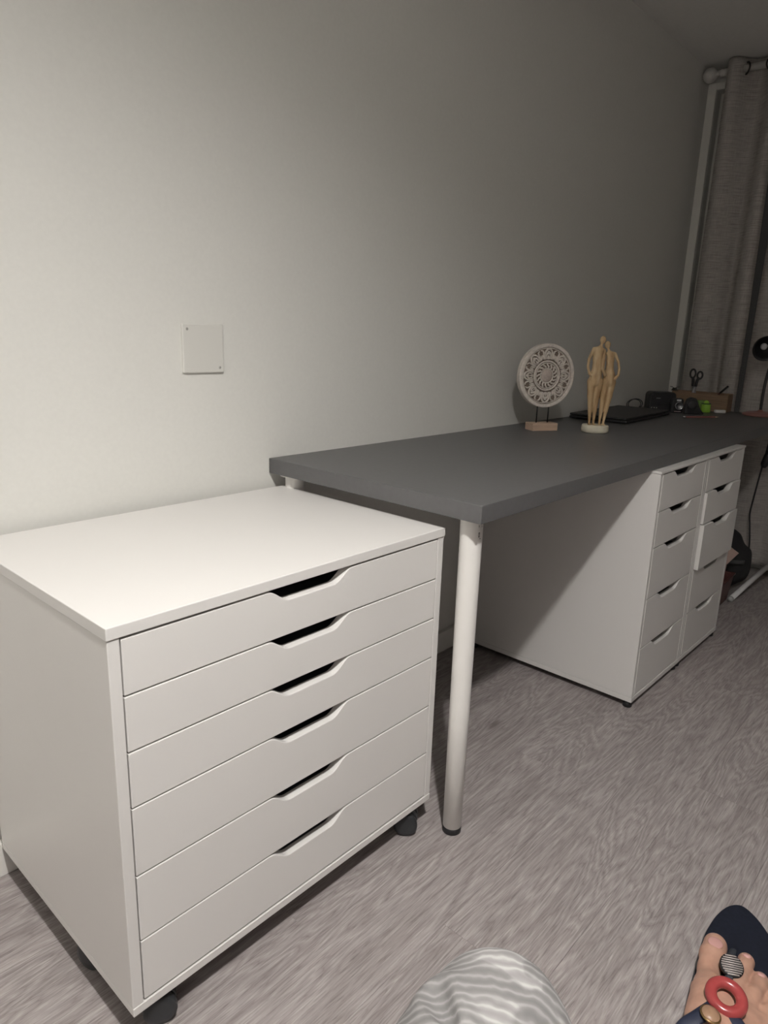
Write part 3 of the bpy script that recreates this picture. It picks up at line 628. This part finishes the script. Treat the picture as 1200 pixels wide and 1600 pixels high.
bm = bmesh.new(); pl = [(-0.055, 0), (0.11, 0), (0.11, 0.24), (-0.046, 0.236), (-0.100, 0.207), (-0.063, 0.150), (-0.060, 0.100)]
a = [bm.verts.new((0.004*(z/0.2), y, z)) for y, z in pl]; b = [bm.verts.new((0.010+0.004*(z/0.2), y, z)) for y, z in pl]
for i in range(len(pl)): bm.faces.new((a[i], a[(i+1) % len(pl)], b[(i+1) % len(pl)], b[i]))
bm.faces.new(a[::-1]); bm.faces.new(b); bmesh.ops.recalc_face_normals(bm, faces=bm.faces[:]); obj('cover', bm, noisy('pale_pink', (0.50, 0.36, 0.31), 0.7, 0.05, (20, 20, 20)), fo)
br = thing('white_bar', 'white metal bar slanting up from the floor past the black bag', 'bar', (2.575, -0.575, 0))
bm = bmesh.new(); tube(bm, [(0.0, 0.02, 0.013), (0.18, 0.005, 0.040), (0.39, -0.02, 0.080)], 0.0105, 16); obj('tube', bm, noisy('white_tube', (0.72, 0.71, 0.72), 0.35, 0.02), br, True)
bm = bmesh.new(); tube(bm, [(-0.012, 0.021, 0.0115), (0.0005, 0.02, 0.0131)], 0.0112, 16); obj('end_cap', bm, noisy('grey_cap', (0.4, 0.4, 0.4), 0.5, 0.05), br, True)
cbl = thing('hanging_cable', 'thin black cable with a plug hanging below the end of the desk', 'cable', (2.93, -0.50, 0.22))
bm = bmesh.new(); tube(bm, smooth_path([(0, -0.020, 0.466), (0, -0.013, 0.37), (0, -0.008, 0.315), (0, 0.0, 0.235), (0, 0.008, 0.14), (0, 0.012, 0.075), (0, 0.004, 0.02), (0, -0.008, -0.08), (0, -0.01, -0.21)], 6), 0.0036, 8); obj('lead', bm, M['black'], cbl, True)
bm = bmesh.new(); tube(bm, [(0, -0.010, 0.285), (0, -0.012, 0.30), (0, -0.020, 0.335), (0, -0.024, 0.36)], 0.014, 10, 1.0, None, lambda t: 0.7+0.5*math.sin(PI*t)); obj('plug', bm, M['black'], cbl, True)

# ================================================================== the seated person: knees, legs, foot in flip flop
def skin_mat():
    m = noisy('skin', (0.50, 0.292, 0.215), 0.5, 0.09, (60, 60, 60), bump=0.12, nscale=1.0)
    m.node_tree.nodes['Principled BSDF'].inputs['Subsurface Weight'].default_value = 0.08
    m.node_tree.nodes['Principled BSDF'].inputs['Subsurface Radius'].default_value = (0.01, 0.004, 0.002)
    return m
M['skin'] = skin_mat()
def marble():
    m = mat('marbled_jersey', (0.5, 0.5, 0.5), 0.85, spec=0.2); n, l, b = nodes(m)
    tc = add(n, 'ShaderNodeTexCoord'); mp = add(n, 'ShaderNodeMapping'); mp.inputs['Rotation'].default_value = (0.25, 0.15, -0.62); l.new(tc.outputs['Object'], mp.inputs[0])
    wv = add(n, 'ShaderNodeTexWave', Scale=30.0, Distortion=9.0, Detail=3.0); wv.inputs['Detail Scale'].default_value = 0.55; wv.inputs['Detail Roughness'].default_value = 0.62; l.new(mp.outputs[0], wv.inputs['Vector'])
    nz = add(n, 'ShaderNodeTexNoise', Scale=14.0, Detail=2.0, Distortion=1.0); l.new(mp.outputs[0], nz.inputs['Vector'])
    r = ramp(n, [(0.0, (0.200, 0.193, 0.193)), (0.40, (0.228, 0.221, 0.219)), (0.70, (0.250, 0.243, 0.240)), (0.94, (0.32, 0.312, 0.307)), (1.0, (0.335, 0.327, 0.322))]); l.new(wv.outputs['Color'], r.inputs[0])
    r2 = ramp(n, [(0.40, (0.84, 0.84, 0.84)), (0.52, (1.0, 1.0, 1.0)), (0.57, (1.28, 1.28, 1.28))]); l.new(nz.outputs['Fac'], r2.inputs[0])
    x = add(n, 'ShaderNodeMix', data_type='RGBA', blend_type='MULTIPLY'); x.inputs[0].default_value = 1; l.new(r.outputs[0], x.inputs[6]); l.new(r2.outputs[0], x.inputs[7]); l.new(x.outputs[2], b.inputs['Base Color'])
    f = add(n, 'ShaderNodeTexNoise', Scale=500.0, Detail=2.0); l.new(tc.outputs['Object'], f.inputs['Vector'])
    bp = add(n, 'ShaderNodeBump', Strength=0.2, Distance=0.001); l.new(f.outputs['Fac'], bp.inputs['Height']); l.new(bp.outputs[0], b.inputs['Normal'])
    return m
M['marble'] = marble()
pe = thing('person', 'seated person in grey marbled trousers and navy flip flops, knee and foot in view', 'person', (0, 0, 0))
FO = Matrix.Translation((0.60, -1.10, 0)) @ Matrix.Rotation(0.159, 4, 'Z')        # right foot: x forward, y left
FL2 = Matrix.Translation((0.045, -0.955, 0)) @ Matrix.Rotation(0.55, 4, 'Z') @ Matrix.Diagonal((1, -1, 1, 1))
def footf(p):
    c = lambda a, b, ra, rb: rcone(p, (a[0], -a[1], a[2]), (b[0], -b[1], b[2]), ra, rb)
    d = c((-0.17, 0.012, 0.066), (0.02, 0.006, 0.058), 0.036, 0.029)
    d = smin(d, c((-0.08, 0.030, 0.058), (0.005, 0.045, 0.050), 0.030, 0.021), 0.02)
    d = smin(d, c((-0.02, -0.012, 0.056), (0.045, -0.014, 0.052), 0.027, 0.0235), 0.02)
    toes = [[(0.040, -0.014, 0.051, 0.022), (0.085, -0.0205, 0.0475, 0.0160), (0.115, -0.0195, 0.0475, 0.0190), (0.142, -0.0185, 0.0460, 0.0185)],
            [(0.030, 0.016, 0.056, 0.017), (0.085, 0.0225, 0.054, 0.0118), (0.120, 0.0265, 0.047, 0.0122), (0.140, 0.0285, 0.0435, 0.0130)],
            [(0.020, 0.036, 0.054, 0.017), (0.068, 0.0445, 0.054, 0.0115), (0.098, 0.0495, 0.046, 0.0120), (0.116, 0.0515, 0.0420, 0.0125)],
            [(0.005, 0.054, 0.050, 0.016), (0.048, 0.0640, 0.050, 0.0110), (0.073, 0.0690, 0.043, 0.0115), (0.089, 0.0705, 0.0400, 0.0118)],
            [(-0.015, 0.066, 0.046, 0.016), (0.022, 0.0800, 0.045, 0.0110), (0.044, 0.0850, 0.0400, 0.0112), (0.057, 0.0860, 0.0385, 0.0115)]]
    for T_ in toes:
        e = None
        for a, b in zip(T_[:-1], T_[1:]):
            g = c(a[:3], b[:3], a[3], b[3]); e = g if e is None else smin(e, g, 0.006)
        d = np.where(p[..., 0] > 0.035, smin(d, e, 0.004), smin(d, e, 0.012))
    d = smin(d, ellip(p, (-0.215, -0.010, 0.060), (0.042, 0.035, 0.034)), 0.025)        # heel
    d = smin(d, c((-0.180, 0.010, 0.075), (-0.215, 0.008, 0.175), 0.036, 0.034), 0.03)  # ankle
    return np.maximum(d, 0.0312-p[..., 2])
V1, F1 = nets(footf, (-0.27, -0.115, 0.022), (0.18, 0.06, 0.19), 0.0024)
KL, HL, AL = (0.074, -1.026, 0.427), (-0.36, -1.07, 0.455), (-0.135, -1.052, 0.13)
AR = tuple(FO @ Vector((-0.195, -0.006, 0.14))); KR, HR = (0.09, -1.335, 0.47), (-0.38, -1.30, 0.45)
def legsf(p, g=0.0):
    d = smin(rcone(p, HL, KL, 0.088+g, 0.058+g), rcone(p, KL, AL, 0.056+g, 0.036+g), 0.02)
    e = smin(rcone(p, HR, KR, 0.088+g, 0.060+g), rcone(p, KR, AR, 0.056+g, 0.036+g), 0.02)
    d = smin(d, e, 0.02)
    return smin(d, rcone(p, (-0.40, -1.12, 0.46), (-0.40, -1.27, 0.46), 0.10+g, 0.10+g), 0.05)
V2, F2 = nets(lambda p: legsf(p, -0.006), (-0.56, -1.5, 0.0), (0.6, -0.85, 0.64), 0.014)
me = bpy.data.meshes.new('body'); vs1 = [FO @ Vector(v) for v in V1]; vs2 = [FL2 @ Vector(v) for v in V1]
n1_, n2_ = len(V1), len(V1)*2
me.from_pydata([tuple(v) for v in vs1]+[tuple(v) for v in vs2]+[tuple(v) for v in V2], [], F1+[tuple(n1_+i for i in f[::-1]) for f in F1]+[tuple(n2_+i for i in f) for f in F2]); me.update()
bo = obj('body', me, M['skin'], pe, True); sm_ = bo.modifiers.new('smooth', 'SMOOTH'); sm_.iterations = 2; sm_.factor = 0.5
def trf(p):
    d = legsf(p, 0.006)
    d = d+0.0022*np.sin(p[..., 0]*70+p[..., 1]*45+2.2*np.sin(p[..., 2]*30))*np.cos(p[..., 1]*38-p[..., 0]*20)
    # crease across the thigh behind the knee cap
    q0, q1 = np.array((0.034, -0.990, 0.486)), np.array((-0.014, -1.054, 0.498)); ab = q1-q0
    h = np.clip(((p-q0)@ab)/(ab@ab), 0, 1); dist = np.linalg.norm(p-q0-h[..., None]*ab, axis=-1)
    d = d+0.010*np.exp(-(dist/0.008)**2)-0.005*np.exp(-((dist-0.017)/0.008)**2)
    return np.maximum(d, 0.10-p[..., 2])
netobj('trousers', trf, (-0.56, -1.5, 0.08), (0.62, -0.82, 0.64), 0.0052, M['marble'], pe, None, 2)
# toenails
M['nail'] = mat('toenail', (0.60, 0.34, 0.31), 0.25)
for (s_, r_, z_, lx_, wy_, tilt) in ((0.127, -0.0188, 0.0650, 0.0135, 0.0118, 0.14), (0.139, 0.0284, 0.0556, 0.0062, 0.0068, 0.4), (0.115, 0.0515, 0.0540, 0.0058, 0.0062, 0.4), (0.088, 0.0705, 0.0514, 0.0054, 0.0058, 0.4), (0.060, 0.0865, 0.0485, 0.0045, 0.005, 0.6)):
    bm = bmesh.new(); bmesh.ops.create_uvsphere(bm, u_segments=20, v_segments=12, radius=1.0)
    bmesh.ops.scale(bm, vec=(lx_, wy_, 0.0030), verts=bm.verts[:]); bmesh.ops.rotate(bm, cent=(0, 0, 0), matrix=Matrix.Rotation(tilt, 3, 'Y'), verts=bm.verts[:])
    bmesh.ops.translate(bm, vec=(s_, -r_, z_), verts=bm.verts[:]); bm.transform(FO); obj('toenail', bm, M['nail'], pe, True)
# flip flops
M['navy'] = noisy('navy_footbed', (0.0075, 0.0095, 0.018), 0.85, 0.15, (150, 150, 150), bump=0.15, spec=0.25)
M['sole'] = noisy('dark_sole', (0.045, 0.047, 0.052), 0.6, 0.08, (50, 50, 50))
M['navystrap'] = noisy('navy_strap', (0.014, 0.019, 0.042), 0.6, 0.1, (60, 60, 60))
outl = [(0.283, 0.008), (0.268, -0.013), (0.235, -0.028), (0.200, -0.036), (0.166, -0.0400), (0.104, -0.0405), (0.04, -0.041), (-0.03, -0.037), (-0.12, -0.038), (-0.215, -0.034), (-0.262, 0.008), (-0.225, 0.050), (-0.12, 0.064), (-0.03, 0.074), (0.04, 0.088), (0.10, 0.094), (0.16, 0.090), (0.205, 0.077), (0.242, 0.055), (0.270, 0.032)]
op = smooth_path([(a, -b, 0) for a, b in outl[-2:]+outl+outl[:3]], 5)[10:10+5*len(outl)]
def shrink(P, k):
    n = len(P); out = []
    for i in range(n):
        t = (P[(i+1) % n]-P[i-1]).normalized(); nn = Vector((-t.y, t.x, 0)); c0 = Vector((0.05, -0.02, 0))
        if nn.dot(P[i]-c0) > 0: nn = -nn
        out.append(P[i]+nn*k)
    return out
def flip_flop(X, mirrored):
    def mk(bm, name, m, smooth=True):
        bm.transform(X)
        if mirrored: bmesh.ops.reverse_faces(bm, faces=bm.faces[:])
        return obj(name, bm, m, None, smooth)
    bm = bmesh.new(); lev = [(0.0, 0.004), (0.003, 0.0005), (0.022, 0.0), (0.0262, 0.0012)]
    R_ = [[bm.verts.new((p.x, p.y, z)) for p in shrink(op, k)] for z, k in lev]
    for a, b in zip(R_[:-1], R_[1:]):
        for i in range(len(a)): bm.faces.new((a[i], a[(i+1) % len(a)], b[(i+1) % len(a)], b[i]))
    bm.faces.new(R_[0][::-1]); bm.faces.new(R_[-1]); bmesh.ops.recalc_face_normals(bm, faces=bm.faces[:])
    so = mk(bm, 'flip_flop', M['sole'], False); so.parent = pe
    bm = bmesh.new(); R_ = [[bm.verts.new((p.x, p.y, z)) for p in shrink(op, k)] for z, k in ((0.0258, 0.0022), (0.0305, 0.0024), (0.0312, 0.004))]
    for a, b in zip(R_[:-1], R_[1:]):
        for i in range(len(a)): bm.faces.new((a[i], a[(i+1) % len(a)], b[(i+1) % len(a)], b[i]))
    bm.faces.new(R_[0][::-1]); bm.faces.new(R_[-1]); bmesh.ops.recalc_face_normals(bm, faces=bm.faces[:])
    mk(bm, 'footbed', M['navy'], False).parent = so
    bm = bmesh.new(); tube(bm, smooth_path([(0.168, -0.008, 0.030), (0.150, -0.007, 0.040), (0.125, -0.006, 0.051), (0.100, -0.008, 0.060), (0.070, -0.009, 0.066), (0.030, -0.009, 0.076)], 5), 0.0058, 10, 0.5, (0, 0.2, 1)); mk(bm, 'toe_strap', mat('slate_strap', (0.05, 0.058, 0.072), 0.45), True).parent = so
    for sd_ in ([(-0.022, 0.004, 0.088), (-0.050, 0.018, 0.090), (-0.074, 0.035, 0.080), (-0.100, 0.042, 0.055), (-0.115, 0.040, 0.030)], [(-0.022, -0.022, 0.088), (-0.045, -0.045, 0.086), (-0.070, -0.068, 0.070), (-0.095, -0.072, 0.045), (-0.110, -0.068, 0.030)]):
        bm = bmesh.new(); tube(bm, smooth_path(sd_, 6), 0.0100, 10, 0.32, (0, 0, 1)); mk(bm, 'side_strap', M['navystrap'], True).parent = so
    T_ = Matrix.Translation((0.0840, -0.0096, 0.0740)) @ Matrix.Rotation(-0.36, 4, 'Y') @ Matrix.Rotation(0.12, 4, 'X')
    bm = bmesh.new(); lathe(bm, [(0.0150, -0.006), (0.0172, -0.004), (0.0175, 0.001), (0.0165, 0.0022), (0.008, 0.0024)], 36); bm.transform(T_)
    bt = mk(bm, 'button', mat('gunmetal', (0.018, 0.018, 0.020), 0.4, 0.3)); bt.parent = so
    for k in range(-4, 5):
        hx = math.sqrt(max(0.0161**2-(k*0.0034)**2, 1e-6)); bm = bmesh.new(); tube(bm, [(-hx*0.96, k*0.0034, 0.0028), (0, k*0.0034, 0.0031), (hx*0.96, k*0.0034, 0.0028)], 0.00115, 6)
        bm.transform(T_ @ Matrix.Rotation(-1.25, 4, 'Z')); mk(bm, 'stripe', mat('pewter', (0.46, 0.41, 0.39), 0.4, 0.2)).parent = bt
    bm = bmesh.new(); torus(bm, (0, 0, 0), 0.0208, 0.0084, 'z', 48, 16, 0.95); bm.transform(Matrix.Translation((-0.0015, -0.0100, 0.0950)) @ Matrix.Rotation(-0.22, 4, 'Y') @ Matrix.Rotation(0.06, 4, 'X'))
    mk(bm, 'red_ring', noisy('red_resin', (0.34, 0.055, 0.055), 0.22, 0.05, (60, 60, 60))).parent = so
    T2 = Matrix.Translation((-0.0470, 0.0050, 0.0985)) @ Matrix.Rotation(0.1, 4, 'X')
    bm = bmesh.new(); lathe(bm, [(0.0115, -0.003), (0.0125, 0.0), (0.0115, 0.003), (0.004, 0.0045)], 30); bm.transform(T2); st = mk(bm, 'tan_stud', noisy('tan_resin', (0.36, 0.22, 0.14), 0.35, 0.15, (90, 90, 90))); st.parent = so
    bm = bmesh.new(); torus(bm, (0, 0, 0), 0.0128, 0.0016, 'z', 36, 8); bm.transform(T2); mk(bm, 'gold_edge', mat('gold_edge', (0.30, 0.20, 0.09), 0.3, 0.8)).parent = st
flip_flop(FO, False)
flip_flop(FL2, True)
